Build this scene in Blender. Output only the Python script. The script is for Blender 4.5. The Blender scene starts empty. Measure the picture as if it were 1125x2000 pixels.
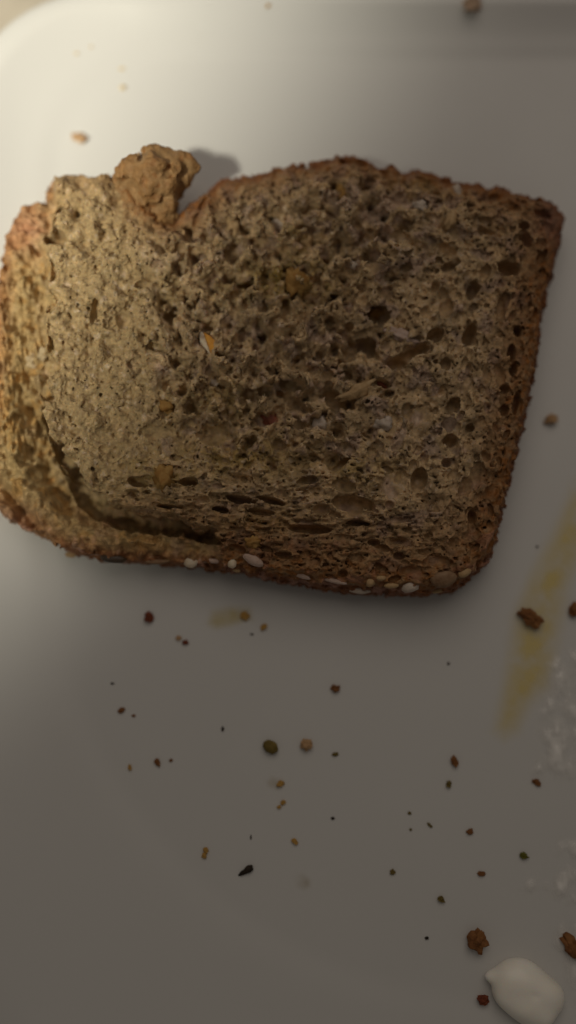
import bpy, math, random
import numpy as np
from mathutils import Vector, Matrix, noise as mnoise

# ------------------------------------------------------------------ camera
FLOOR = 0.006                      # top of the plate's well above the table (m)
D, PITCH, TAN = 0.24, math.radians(7.0), 0.1 / 0.24
scene = bpy.context.scene
COL = scene.collection
cam_d = bpy.data.cameras.new('camera'); cam = bpy.data.objects.new('camera', cam_d); COL.objects.link(cam)
CPOS = Vector((0, -D * math.sin(PITCH), FLOOR + D * math.cos(PITCH)))
cam.location = CPOS; cam.rotation_euler = (PITCH, 0, 0)
cam_d.sensor_fit = 'VERTICAL'; cam_d.sensor_height = 36.0; cam_d.lens = 18.0 / TAN
cam_d.clip_start = 0.01; cam_d.clip_end = 20
cam_d.dof.use_dof = True; cam_d.dof.focus_distance = D - 0.0125; cam_d.dof.aperture_fstop = 2.6
scene.camera = cam

# ------------------------------------------------------------------ world, lamps, exposure
w = bpy.data.worlds.new('World'); scene.world = w; w.use_nodes = True
w.node_tree.nodes['Background'].inputs[0].default_value = (1.0, 0.90, 0.78, 1)
w.node_tree.nodes['Background'].inputs[1].default_value = 0.069

def W(px, py, z=0.0):
    """photo pixel -> world point on the level z metres above the plate's floor"""
    u, v = (px - 562.5) / 1000 * TAN, (1000 - py) / 1000 * TAN
    c, s = math.cos(PITCH), math.sin(PITCH)
    d = Vector((u, v * c + s, v * s - c))
    t = (FLOOR + z - CPOS.z) / d.z
    return CPOS + d * t

def lamp(name, kind, loc, target, power, color, **kw):
    l = bpy.data.lights.new(name, kind); o = bpy.data.objects.new(name, l); COL.objects.link(o)
    o.location = loc
    o.rotation_euler = (Vector(target) - Vector(loc)).to_track_quat('-Z', 'Y').to_euler()
    l.energy = power; l.color = color
    for k, v in kw.items(): setattr(l, k, v)
    return o
tgt = W(-2455, -650)
ldir = Vector((-0.44, -0.30, 0.85)).normalized()
lamp('warm_lamp', 'SPOT', W(150, 350) + ldir * 0.75, tgt, 32.0, (1.0, 0.95, 0.78),
     spot_size=math.radians(54.5), spot_blend=0.22, shadow_soft_size=0.034)
lamp('dim_room_lamp', 'AREA', (0.04, 0.30, 0.50), (0, 0.02, 0), 0.60, (1.0, 0.87, 0.74), shape='DISK', size=0.55)
scene.view_settings.view_transform = 'Standard'; scene.view_settings.look = 'None'
scene.view_settings.exposure = 0; scene.view_settings.gamma = 1
scene.render.engine = 'CYCLES'
rng = np.random.default_rng(7); random.seed(7)

# ------------------------------------------------------------------ helpers
def tag(o, label, cat, group=None, kind=None):
    if label: o['label'] = label
    if cat: o['category'] = cat
    if group: o['group'] = group
    if kind: o['kind'] = kind
    return o

def link(name, me, mat=None, parent=None):
    o = bpy.data.objects.new(name, me); COL.objects.link(o)
    if mat: me.materials.append(mat)
    if parent: o.parent = parent
    return o

def mesh(name, v, f, smooth=True):
    me = bpy.data.meshes.new(name)
    v = np.asarray(v, dtype=np.float32); f = np.asarray(f, dtype=np.int32)
    k = f.shape[1]
    me.vertices.add(len(v)); me.vertices.foreach_set('co', v.ravel())
    me.loops.add(f.size); me.loops.foreach_set('vertex_index', f.ravel())
    me.polygons.add(len(f)); me.polygons.foreach_set('loop_start', np.arange(0, f.size, k, dtype=np.int32))
    me.update(calc_edges=True); me.validate()
    if smooth: me.polygons.foreach_set('use_smooth', np.ones(len(me.polygons), dtype=bool))
    return me

def color_attr(me, rgb, name='tint'):
    a = me.attributes.new(name, 'FLOAT_COLOR', 'POINT')
    c = np.ones((len(rgb), 4), dtype=np.float32); c[:, :3] = rgb
    a.data.foreach_set('color', c.ravel())

def mat_new(name):
    m = bpy.data.materials.new(name); m.use_nodes = True
    return m, m.node_tree.nodes, m.node_tree.links, m.node_tree.nodes['Principled BSDF']

def bump(n, l, b, scale, dist, strength=1.0, detail=4, src='Object'):
    tc = n.new('ShaderNodeTexCoord'); t = n.new('ShaderNodeTexNoise')
    t.inputs['Scale'].default_value = scale; t.inputs['Detail'].default_value = detail
    bp = n.new('ShaderNodeBump'); bp.inputs['Distance'].default_value = dist; bp.inputs['Strength'].default_value = strength
    l.new(tc.outputs[src], t.inputs['Vector']); l.new(t.outputs['Fac'], bp.inputs['Height'])
    l.new(bp.outputs['Normal'], b.inputs['Normal'])
    return t

def mottled(name, c1, c2, scale, rough=0.8, spec=0.2, bdist=0.0002, bscale=2500, sss=0.0):
    m, n, l, b = mat_new(name)
    tc = n.new('ShaderNodeTexCoord'); t = n.new('ShaderNodeTexNoise')
    t.inputs['Scale'].default_value = scale; t.inputs['Detail'].default_value = 5
    r = n.new('ShaderNodeValToRGB')
    r.color_ramp.elements[0].position = 0.35; r.color_ramp.elements[0].color = (*c1, 1)
    r.color_ramp.elements[1].position = 0.65; r.color_ramp.elements[1].color = (*c2, 1)
    l.new(tc.outputs['Object'], t.inputs['Vector']); l.new(t.outputs['Fac'], r.inputs[0]); l.new(r.outputs[0], b.inputs['Base Color'])
    b.inputs['Roughness'].default_value = rough; b.inputs['Specular IOR Level'].default_value = spec
    if sss:
        b.inputs['Subsurface Weight'].default_value = sss; b.inputs['Subsurface Radius'].default_value = (1, .6, .35)
        b.inputs['Subsurface Scale'].default_value = 0.002
    if bdist: bump(n, l, b, bscale, bdist)
    return m

# ------------------------------------------------------------------ materials
def bread_mat(name, sss, rough):
    m, n, l, b = mat_new(name)
    a = n.new('ShaderNodeAttribute'); a.attribute_name = 'tint'
    tc = n.new('ShaderNodeTexCoord'); t = n.new('ShaderNodeTexNoise')
    t.inputs['Scale'].default_value = 900; t.inputs['Detail'].default_value = 6
    mp = n.new('ShaderNodeMapRange'); mp.inputs[1].default_value = .3; mp.inputs[2].default_value = .7
    mp.inputs[3].default_value = .78; mp.inputs[4].default_value = 1.2
    mx = n.new('ShaderNodeMix'); mx.data_type = 'RGBA'; mx.blend_type = 'MULTIPLY'; mx.inputs[0].default_value = 1
    l.new(tc.outputs['Object'], t.inputs['Vector']); l.new(t.outputs['Fac'], mp.inputs[0])
    l.new(a.outputs['Color'], mx.inputs[6]); l.new(mp.outputs[0], mx.inputs[7]); l.new(mx.outputs[2], b.inputs['Base Color'])
    b.inputs['Roughness'].default_value = rough; b.inputs['Specular IOR Level'].default_value = 0.22
    if sss:
        b.inputs['Subsurface Weight'].default_value = sss; b.inputs['Subsurface Radius'].default_value = (1, .6, .35)
        b.inputs['Subsurface Scale'].default_value = 0.0012
    bump(n, l, b, 3200, 0.00014, 0.8, 3)
    return m
M_CRUMB = bread_mat('bread_crumb_foam', 0.22, 0.8)
M_CRUST = bread_mat('bread_crust', 0.0, 0.6)

M_PLATE, n, l, b = mat_new('glazed_white_ceramic')
b.inputs['Base Color'].default_value = (0.61, 0.605, 0.59, 1); b.inputs['Roughness'].default_value = 0.34
b.inputs['Specular IOR Level'].default_value = 0.4
t = bump(n, l, b, 22, 0.00025, 0.5, 2)
tc = n.new('ShaderNodeTexCoord'); t2 = n.new('ShaderNodeTexNoise'); t2.inputs['Scale'].default_value = 45; t2.inputs['Detail'].default_value = 5
mp = n.new('ShaderNodeMapRange'); mp.inputs[1].default_value = .35; mp.inputs[2].default_value = .7; mp.inputs[3].default_value = .28; mp.inputs[4].default_value = .44
l.new(tc.outputs['Object'], t2.inputs['Vector']); l.new(t2.outputs['Fac'], mp.inputs[0]); l.new(mp.outputs[0], b.inputs['Roughness'])
M_TABLE = mottled('table_laminate', (0.34, 0.30, 0.24), (0.46, 0.41, 0.34), 60, 0.55, 0.3, 0.0001, 900)

# ------------------------------------------------------------------ table and plate
def rrect_sd(x, y, x0, x1, y0, y1, rs):
    """signed distance to a rectangle with its own radius at each corner; rs = (tl, tr, br, bl); y up"""
    cx, cy, hx, hy = (x0 + x1) / 2, (y0 + y1) / 2, (x1 - x0) / 2, (y1 - y0) / 2
    px, py = x - cx, y - cy
    r = (rs[0] if py > 0 else rs[3]) if px < 0 else (rs[1] if py > 0 else rs[2])
    qx, qy = abs(px) - hx + r, abs(py) - hy + r
    return min(max(qx, qy), 0) + math.hypot(max(qx, 0), max(qy, 0)) - r

def radius_at(th, c, args):
    lo, hi = 0.0, 0.3
    for _ in range(40):
        m = (lo + hi) / 2
        if rrect_sd(c[0] + m * math.cos(th), c[1] + m * math.sin(th), *args) < 0: lo = m
        else: hi = m
    return lo

tb = bpy.data.meshes.new('table')
bx = 0.6
vv = [(x, y, z) for z in (-0.03, 0.0) for x, y in ((-bx, -bx), (bx, -bx), (bx, bx), (-bx, bx))]
tb.from_pydata(vv, [], [(3, 2, 1, 0), (4, 5, 6, 7), (0, 1, 5, 4), (1, 2, 6, 5), (2, 3, 7, 6), (3, 0, 4, 7)])
tag(link('table', tb, M_TABLE), 'grey brown tabletop seen past the rounded plate corner', None, kind='structure')

OUT = (-0.0660, 0.150, -0.128, 0.1068, (0.0275, 0.038, 0.05, 0.05))
WELL = (-0.0495, 0.134, -0.095, 0.0950, (0.024, 0.040, 0.08, 0.090))
PC = (0.04, 0.0)
NT = 256
ths = [2 * math.pi * i / NT for i in range(NT)]
ro = [radius_at(t, PC, OUT) for t in ths]; rw = [radius_at(t, PC, WELL) for t in ths]
# (blend 0 = well line, 1 = outer edge ; factor on the well radius when inside ; height above the table)
prof = []
for k in (0.0, 0.25, 0.5, 0.75): prof.append(('in', k, FLOOR))
for k in np.linspace(0, 1, 15):
    s = k * k * (3 - 2 * k)
    prof.append(('rim', k * 0.75 - 0.25 * (1 - k), FLOOR + 0.0005 * min(k / .36, 1) ** 2 * (3 - 2 * min(k / .36, 1)) + 0.0031 * (0.6 * k ** 2.2 + 0.4 * s * k)))
for a in np.linspace(0.0, math.pi, 9)[0:]:
    prof.append(('lip', a, 0))
for k in (0.6, 0.2, -0.2): prof.append(('rim', k, FLOOR + 0.0028 * max(k, 0) ** 1.5 - 0.0032))
prof += [('in', 0.80, FLOOR - 0.0045), ('in', 0.78, 0.0), ('in', 0.74, 0.0), ('in', 0.72, FLOOR - 0.0040), ('in', 0.0, FLOOR - 0.0040)]
V = []; rows = []
for kind, k, z in prof:
    row = []
    for i, th in enumerate(ths):
        if kind == 'in': r, zz = rw[i] * k, z
        elif kind == 'rim':
            wd = ro[i] - rw[i]
            r, zz = (rw[i] + wd * k if k >= 0 else rw[i] + min(wd, 0.022) * k), z
        else:
            r0 = rw[i] + (ro[i] - rw[i]) * 0.75; span = (ro[i] - r0)
            r = r0 + span * max(math.sin(k), 0) ** 0.8; zz = FLOOR + 0.0036 - 0.0016 + 0.0016 * math.cos(k)
        row.append(len(V)); V.append((PC[0] + r * math.cos(th), PC[1] + r * math.sin(th), zz))
    rows.append(row)
F = []
for a, b2 in zip(rows[:-1], rows[1:]):
    for i in range(NT):
        j = (i + 1) % NT
        F.append((a[i], b2[i], b2[j], a[j]))
pm = bpy.data.meshes.new('plate'); pm.from_pydata(V, [], F); pm.validate()
import bmesh
bm = bmesh.new(); bm.from_mesh(pm); bmesh.ops.remove_doubles(bm, verts=bm.verts, dist=1e-6)
bmesh.ops.recalc_face_normals(bm, faces=bm.faces); bm.to_mesh(pm); bm.free()
pm.polygons.foreach_set('use_smooth', np.ones(len(pm.polygons), dtype=bool))
tag(link('plate', pm, M_PLATE), 'white glazed square plate with rounded corners under the bread', 'plate')

from mathutils.bvhtree import BVHTree
PLATE_BVH = BVHTree.FromPolygons([v.co.copy() for v in pm.vertices], [tuple(p.vertices) for p in pm.polygons])

# ------------------------------------------------------------------ voxel tools
def noise_tile(shape, scale, seed, lo=0.55):
    r = np.random.default_rng(seed)
    a = np.fft.rfftn(r.standard_normal(shape).astype(np.float32))
    ks = [np.fft.fftfreq(shape[0]), np.fft.fftfreq(shape[1]), np.fft.rfftfreq(shape[2])]
    q = sum((k.reshape([-1 if i == j else 1 for j in range(3)]) * s) ** 2 for i, (k, s) in enumerate(zip(ks, scale)))
    filt = np.exp(-0.5 * q * 9) - np.exp(-0.5 * q * 9 / lo ** -2 * 6)
    o = np.fft.irfftn(a * filt, shape).astype(np.float32)
    return o / o.std()

def tiled(tile, shape, off=(0, 0, 0)):
    ix = [(np.arange(n_) + o_) % m_ for n_, o_, m_ in zip(shape, off, tile.shape)]
    return tile[np.ix_(*ix)]

def surface_nets(f, org, h):
    """quads of the zero level of f (negative inside)"""
    ins = f < 0
    nx, ny, nz = f.shape
    s = np.zeros((nx - 1, ny - 1, nz - 1), dtype=np.uint8)
    for i in (0, 1):
        for j in (0, 1):
            for k in (0, 1): s += ins[i:nx - 1 + i, j:ny - 1 + j, k:nz - 1 + k]
    act = np.argwhere((s > 0) & (s < 8)).astype(np.int32)
    idx = np.full(s.shape, -1, dtype=np.int32)
    idx[act[:, 0], act[:, 1], act[:, 2]] = np.arange(len(act), dtype=np.int32)
    cv = {}
    for i in (0, 1):
        for j in (0, 1):
            for k in (0, 1): cv[i, j, k] = f[act[:, 0] + i, act[:, 1] + j, act[:, 2] + k]
    acc = np.zeros((len(act), 3), dtype=np.float32); cnt = np.zeros(len(act), dtype=np.float32)
    for a in cv:
        for ax in range(3):
            if a[ax]: continue
            b_ = list(a); b_[ax] = 1; b_ = tuple(b_)
            va, vb = cv[a], cv[b_]
            x = (va < 0) != (vb < 0)
            t_ = np.where(x, va / np.where(x, va - vb, 1), 0)
            p = np.array(a, dtype=np.float32)[None, :].repeat(len(act), 0); p[:, ax] = t_
            acc[x] += p[x]; cnt[x] += 1
    co = (act + acc / cnt[:, None]) * h + np.array(org, dtype=np.float32)
    quads = []
    for ax in range(3):
        sl0 = [slice(1, -1)] * 3; sl1 = [slice(1, -1)] * 3
        sl0[ax] = slice(0, -1); sl1[ax] = slice(1, None)
        A, B = ins[tuple(sl0)], ins[tuple(sl1)]
        e = np.argwhere(A != B).astype(np.int32)
        base = e.copy()
        for q in range(3):
            if q != ax: base[:, q] += 1
        sign = A[e[:, 0], e[:, 1], e[:, 2]]
        u, v = (ax + 1) % 3, (ax + 2) % 3
        def g(du, dv):
            c = base.copy(); c[:, u] -= du; c[:, v] -= dv
            return idx[c[:, 0], c[:, 1], c[:, 2]]
        q4 = np.stack([g(1, 1), g(0, 1), g(0, 0), g(1, 0)], 1)
        q4[~sign] = q4[~sign][:, ::-1]
        quads.append(q4)
    return co, np.concatenate(quads)

def poly_sd(X, Y, P):
    d = np.full(X.shape, 1e9); inside = np.zeros(X.shape, dtype=bool)
    P = np.asarray(P, dtype=np.float64)
    for a, b_ in zip(P, np.roll(P, -1, 0)):
        e = b_ - a; wx, wy = X - a[0], Y - a[1]
        t_ = np.clip((wx * e[0] + wy * e[1]) / (e @ e), 0, 1)
        d = np.minimum(d, (wx - t_ * e[0]) ** 2 + (wy - t_ * e[1]) ** 2)
        c = (a[1] > Y) != (b_[1] > Y)
        with np.errstate(divide='ignore', invalid='ignore'):
            xi = (b_[0] - a[0]) * (Y - a[1]) / (b_[1] - a[1] if b_[1] != a[1] else 1e-12) + a[0]
        inside ^= c & (X < xi)
    return np.where(inside, -np.sqrt(d), np.sqrt(d))

def line_sd(X, Y, P):
    """distance to a polyline of (x, y, width, value) and the values carried along it"""
    best = np.full(X.shape, 1e9); wid = np.zeros(X.shape); val = np.zeros(X.shape)
    for a, b_ in zip(P[:-1], P[1:]):
        ex, ey = b_[0] - a[0], b_[1] - a[1]
        t_ = np.clip(((X - a[0]) * ex + (Y - a[1]) * ey) / (ex * ex + ey * ey), 0, 1)
        d = np.hypot(X - a[0] - t_ * ex, Y - a[1] - t_ * ey)
        m = d < best
        best = np.where(m, d, best); wid = np.where(m, a[2] + t_ * (b_[2] - a[2]), wid); val = np.where(m, a[3] + t_ * (b_[3] - a[3]), val)
    return best, wid, val

def sstep(a, b_, x):
    t_ = np.clip((x - a) / (b_ - a), 0, 1); return t_ * t_ * (3 - 2 * t_)

# ------------------------------------------------------------------ the slice of bread
H = 0.19                                                  # voxel, mm
OUTLINE = [(330, 428), (362, 412), (398, 385), (430, 350), (465, 345), (500, 340), (560, 318), (600, 320), (640, 310), (690, 299), (740, 322),
           (785, 332), (820, 330), (900, 355), (960, 362), (1030, 375), (1085, 395), (1105, 425), (1100, 460), (1087, 510), (1072, 560),
           (1062, 620), (1054, 680), (1042, 755), (1024, 840), (1010, 895), (999, 945), (980, 1005), (974, 1060), (958, 1092),
           (928, 1124), (890, 1153), (830, 1162), (740, 1160), (660, 1152), (560, 1138), (470, 1117), (390, 1107), (300, 1098), (215, 1093),
           (135, 1078), (95, 1052), (40, 1028), (0, 1005), (-30, 960), (-35, 880), (-22, 780), (-12, 690), (-8, 600), (0, 520), (10, 455),
           (45, 405), (88, 398), (98, 352), (130, 342), (165, 350), (215, 346), (240, 362), (285, 400)]
poly_mm = [(W(x, y, 0.0075).x * 1000, W(x, y, 0.0075).y * 1000) for x, y in OUTLINE]
x0, x1 = min(p[0] for p in poly_mm) - 2, max(p[0] for p in poly_mm) + 2
y0, y1 = min(p[1] for p in poly_mm) - 2, max(p[1] for p in poly_mm) + 2
z0, z1 = -0.7, 16.1
NX, NY, NZ = int((x1 - x0) / H), int((y1 - y0) / H), int((z1 - z0) / H)
gx = x0 + np.arange(NX) * H; gy = y0 + np.arange(NY) * H; gz = (z0 + np.arange(NZ) * H).astype(np.float32)
X, Y = np.meshgrid(gx, gy, indexing='ij')
# photo pixel under each column at 12 mm height (only used to lay out the features measured from the photograph)
def to_px(x, y, zmm):
    c, s = math.cos(PITCH), math.sin(PITCH)
    dx, dy, dz = x / 1000 - CPOS.x, y / 1000 - CPOS.y, FLOOR + zmm / 1000 - CPOS.z
    f_ = dy * s - dz * c; uy = dy * c + dz * s
    return 562.5 + dx / f_ / TAN * 1000, 1000 - uy / f_ / TAN * 1000
PX, PY = to_px(X, Y, 11.5)

t256 = (224, 224, NZ)
n_big = noise_tile((256, 256, NZ), (14, 14, 14), 1)
n_mid = noise_tile((256, 240, NZ), (4.5, 4.5, 4.5), 2)
n_fine = noise_tile((232, 248, NZ), (1.5, 1.5, 1.5), 3)
n_clump = noise_tile((256, 256, NZ), (8.5, 8.5, 8.5), 6)
n_vert = noise_tile((240, 256, NZ), (2.0, 9, 5), 4)
n_horz = noise_tile((256, 240, NZ), (7.5, 2.3, 4), 5)
sl = lambda t_, k=0, off=0: tiled(t_, (NX, NY, 1), (off, off * 2, k))[:, :, 0].astype(np.float64)
L1, L2, L3 = sl(n_big, 3), sl(n_mid, 9), sl(n_big, 40, 77)
LF = sl(n_fine, 5)

d2 = poly_sd(X, Y, poly_mm) + 0.20 * L2 + 0.09 * LF + 0.25 * L1 * sstep(900, 300, PY)     # mm, rough outline
t_in = -d2 * 10                                                           # px inside the outline

# region weights
left = sstep(430, 250, PX + 40 * L1)
TEAR = [(345, 440), (430, 400), (560, 380), (700, 350), (840, 400), (800, 490), (722, 560), (705, 640), (770, 690), (800, 710), (740, 760), (690, 840),
        (620, 880), (480, 905), (395, 880), (330, 800), (290, 640), (320, 520)]
tear = sstep(25, -45, poly_sd(PX, PY, TEAR) + 18 * L1)
low = sstep(870, 970, PY + 14 * L1) * sstep(120, 260, PX) * sstep(930, 780, PX + 20 * L1)                  # layered zone above the bottom crust
rightz = sstep(640, 780, PX)

T = 12.3 + 0.45 * L1 + 0.12 * L2
LC, LC2 = sl(n_clump, 20), sl(n_clump, 50, 33)
T += -1.4 * tear + tear * (0.8 * L3 + 1.1 * LC + 0.3 * L2) + (1 - tear) * 0.28 * LC
T -= (0.35 + 1.5 * tear) * np.exp(-(LC2 / 0.22) ** 2) * sstep(-.3, 1.0, L3 + .6 * tear)
T += 0.9 * np.exp(-(((PX - 560) / 120) ** 2 + ((PY - 690) / 60) ** 2)) + 0.9 * np.exp(-(((PX - 610) / 70) ** 2 + ((PY - 840) / 45) ** 2))
T += 0.8 * np.exp(-(((PX - 430) / 60) ** 2 + ((PY - 600) / 90) ** 2))
T += 0.9 * np.exp(-(((PX - 220) / 130) ** 2 + ((PY - 500) / 160) ** 2))
# ledge where the torn layer meets the flat cut on the right; long diagonal ledge lower right
ed, ew, ev = line_sd(PX, PY, [(800, 470, 14, 1), (735, 545, 14, 1), (705, 620, 14, 1), (760, 665, 14, 1)])
T += 1.4 * np.exp(-(ed / 24) ** 2)
ed, ew, ev = line_sd(PX, PY, [(620, 945, 14, 1), (740, 885, 14, 1), (790, 840, 10, .6)])
T += 0.9 * np.exp(-(ed / 24) ** 2)
ed, ew, ev = line_sd(PX, PY, [(560, 925, 14, 1), (690, 885, 14, 1), (760, 845, 10, .6)])
T -= 1.0 * np.exp(-(ed / 16) ** 2) * sstep(560, 640, PX)
for qx, qy, rx, ry, k in ((725, 655, 55, 55, 2.4), (415, 845, 70, 30, 2.0), (515, 660, 38, 32, 1.6), (655, 570, 60, 22, 1.6), (345, 610, 40, 50, 1.2), (560, 780, 45, 30, 1.4), (470, 550, 45, 20, 1.8),
                          (760, 540, 40, 20, 1.2), (650, 900, 50, 16, 1.4), (330, 745, 28, 26, 1.4), (800, 440, 60, 18, 1.2), (500, 900, 80, 16, 1.0)):
    T -= k * np.exp(-(((PX - qx) / rx) ** 2 + ((PY - qy) / ry) ** 2) ** 1.5)
# layered strata near the bottom crust
T += low * 0.35 * sl(n_horz, 4) * sstep(1120, 1060, PY)
# the rough top edge and crust edges round off
edge_low = np.exp(-np.clip(t_in, 0, None) / 22.0)
T -= 3.2 * edge_low * np.where(PY > 700, 0.55, 1.0)
T -= 2.0 * sstep(90, 0, t_in) * sstep(620, 420, PY) * sstep(360, 460, PX)
# bottom crust drops below the crumb on the left half
bl = sstep(1010, 1055, PY) * sstep(560, 380, PX)
T -= 2.6 * bl
# the peeled crust on the left: ridge, hollow, crevice
CREV = [(118, 415, 8, 7.0), (104, 455, 9, 7.0), (100, 490, 4, 10), (96, 600, 2, 11.5), (98, 640, 2, 11.5), (90, 700, 8, 8.0), (80, 765, 14, 5.5), (90, 830, 9, 6.5), (118, 900, 12, 4.0),
        (160, 965, 18, .8), (205, 1003, 15, .8), (270, 1014, 13, .8), (335, 1022, 14, .8), (385, 1041, 9, 1.5), (425, 1050, 5, 5)]
cd, cw, cvv = line_sd(PX + 7 * L1 * sstep(900, 700, PY), PY, CREV)
flap = sstep(6, -10, poly_sd(PX, PY, [(108, 405), (100, 470), (94, 520), (88, 640), (90, 700), (76, 760), (84, 830), (108, 900), (150, 965), (195, 1002), (300, 1020), (420, 1050),
                                     (440, 1200), (-200, 1200), (-200, 300), (98, 300)]))
TF = 8.6 + 0.5 * L1 + 0.35 * L2 + 0.28 * sl(n_vert, 7) * sstep(420, 560, PY) * sstep(950, 850, PY) + 0.5 * sl(n_clump, 12)
TF += 1.8 * np.exp(-(((PX - 70) / 50) ** 2 + ((PY - 430) / 60) ** 2))
hd, hw, hv = line_sd(PX, PY, [(60, 600, 28, 1.0), (48, 740, 30, 2.0), (64, 850, 38, 4.6), (94, 930, 36, 5.0), (138, 990, 24, 3.6), (185, 1020, 13, 1.4)])
TF -= hv * np.exp(-(hd / hw) ** 2)
rd, rw_, rv = line_sd(PX, PY, [(-8, 620, 16, .5), (-2, 760, 18, 1.0), (22, 880, 18, 1.4), (55, 960, 16, 1.6), (100, 1020, 14, 1.5), (200, 1048, 12, 1.2), (340, 1062, 10, .8)])
TF += rv * np.exp(-(rd / rw_) ** 2)
od, ow, ov = line_sd(PX, PY, [(-10, 945, 14, 3.2), (25, 985, 15, 3.5), (52, 1018, 10, 2.6)])
TF -= ov * np.exp(-(od / ow) ** 2)
TF -= 1.6 * edge_low
T = T * (1 - flap) + TF * flap
T = np.where(cd < 60, np.minimum(T, cvv + 10.0 * sstep(0.80 - .3 * flap, 1.2 + 1.5 * flap, (cd + 2.2 * L2 + 4.0 * L1 + 4.0 * LC) / cw) + 0.55 * np.maximum(cd - 1.2 * cw, 0)), T)
# notch beside the torn lump
T -= 3.0 * np.exp(-(((PX - 330) / 28) ** 2 + ((PY - 425) / 22) ** 2))
T = np.clip(T, 0.8, 15.3)

inset_k = sstep(960, 1060, PY) * 0.75 + sstep(900, 1000, PX) * 0.75 * (1 - sstep(960, 1060, PY)) + 0.35
Tf = T.astype(np.float32)[:, :, None]; d2f = d2.astype(np.float32)[:, :, None]
inset = (2.6 * np.clip((gz - 4.5) / 8, 0, 1.2) ** 2)[None, None, :] + (1.3 * np.clip((2.0 - gz) / 2.0, 0, 1) ** 2)[None, None, :]
f = np.maximum(d2f + inset_k.astype(np.float32)[:, :, None] * inset, 0.85 * (gz[None, None, :] - Tf))
f = np.maximum(f, -gz[None, None, :] + 0.0)

full = (NX, NY, NZ)
depth_w = np.clip(1.6 - (Tf - gz[None, None, :]) / 2.2, 0, 1)               # roughness lives near the top skin
amp_v = (left * (1 - .6 * flap) * sstep(350, 480, PY) * sstep(940, 800, PY)).astype(np.float32)[:, :, None]
amp_h = np.clip(low + bl, 0, 1).astype(np.float32)[:, :, None]
amp_t = tear.astype(np.float32)[:, :, None]
calm = (1 - 0.8 * flap).astype(np.float32)[:, :, None]
f += depth_w * (0.05 * tiled(n_fine, full, (0, 0, 0)) * (1 + 0.4 * amp_t + 0.9 * amp_v)) * calm
f += depth_w * (0.10 * tiled(n_mid, full, (31, 5, 0)) * (0.75 + 0.5 * amp_t)) * calm
f += depth_w * 0.45 * tiled(n_clump, full, (71, 15, 0)) * (0.3 + 1.1 * amp_t) * calm
f += depth_w * 0.35 * tiled(n_big, full, (11, 50, 0)) * (0.5 + 0.7 * amp_t)
f += depth_w * 0.06 * tiled(n_vert, full) * amp_v
f += depth_w * 0.10 * tiled(n_horz, full) * amp_h
# open foam: irregular small pores
n_pore = noise_tile((248, 232, NZ), (3.0, 3.0, 3.0), 21); n_pore2 = noise_tile((240, 248, NZ), (5.2, 5.2, 5.2), 22)
foam = ((1 - 0.9 * flap) * sstep(10, 60, t_in)).astype(np.float32)[:, :, None] * (depth_w > 0.93)
lf_ = left.astype(np.float32)[:, :, None]
np.maximum(f, np.where(foam > .3, 0.55 * (tiled(n_pore, full) - 0.95 - 0.55 * lf_ * (1 - amp_t)), -9), out=f)
np.maximum(f, np.where(foam > .3, 0.75 * (tiled(n_pore2, full) - 1.30 - 0.9 * lf_ * (1 - amp_t)), -9), out=f)
# weathered side of the crust
side_w = np.clip(1 - np.abs(d2f) / 1.5, 0, 1) * (1 - depth_w)
f += side_w * (0.14 * tiled(n_mid, full, (90, 40, 0)) + 0.16 * tiled(n_horz, full, (10, 60, 0)))

# pores
gdx, gdy = np.gradient(poly_sd(X, Y, poly_mm), H)
def pore(cx, cy, cz, rx, ry, rz, ang):
    R = max(rx, ry) + 0.4
    i0, i1 = max(int((cx - R - x0) / H), 0), min(int((cx + R - x0) / H) + 2, NX)
    j0, j1 = max(int((cy - R - y0) / H), 0), min(int((cy + R - y0) / H) + 2, NY)
    k0, k1 = max(int((cz - rz - .4 - z0) / H), 0), min(int((cz + rz + .4 - z0) / H) + 2, NZ)
    if i0 >= i1 or j0 >= j1 or k0 >= k1: return
    ax = gx[i0:i1, None, None] - cx; ay = gy[None, j0:j1, None] - cy; az = gz[None, None, k0:k1] - cz
    c, s = math.cos(ang), math.sin(ang)
    q = np.sqrt(((ax * c + ay * s) / rx) ** 2 + ((-ax * s + ay * c) / ry) ** 2 + (az / rz) ** 2)
    sub = f[i0:i1, j0:j1, k0:k1]
    np.maximum(sub, ((1 - q) * min(rx, ry, rz)).astype(np.float32), out=sub)

def mm_at(px, py, z=11.5):
    p = W(px, py, z / 1000); return p.x * 1000, p.y * 1000
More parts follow.
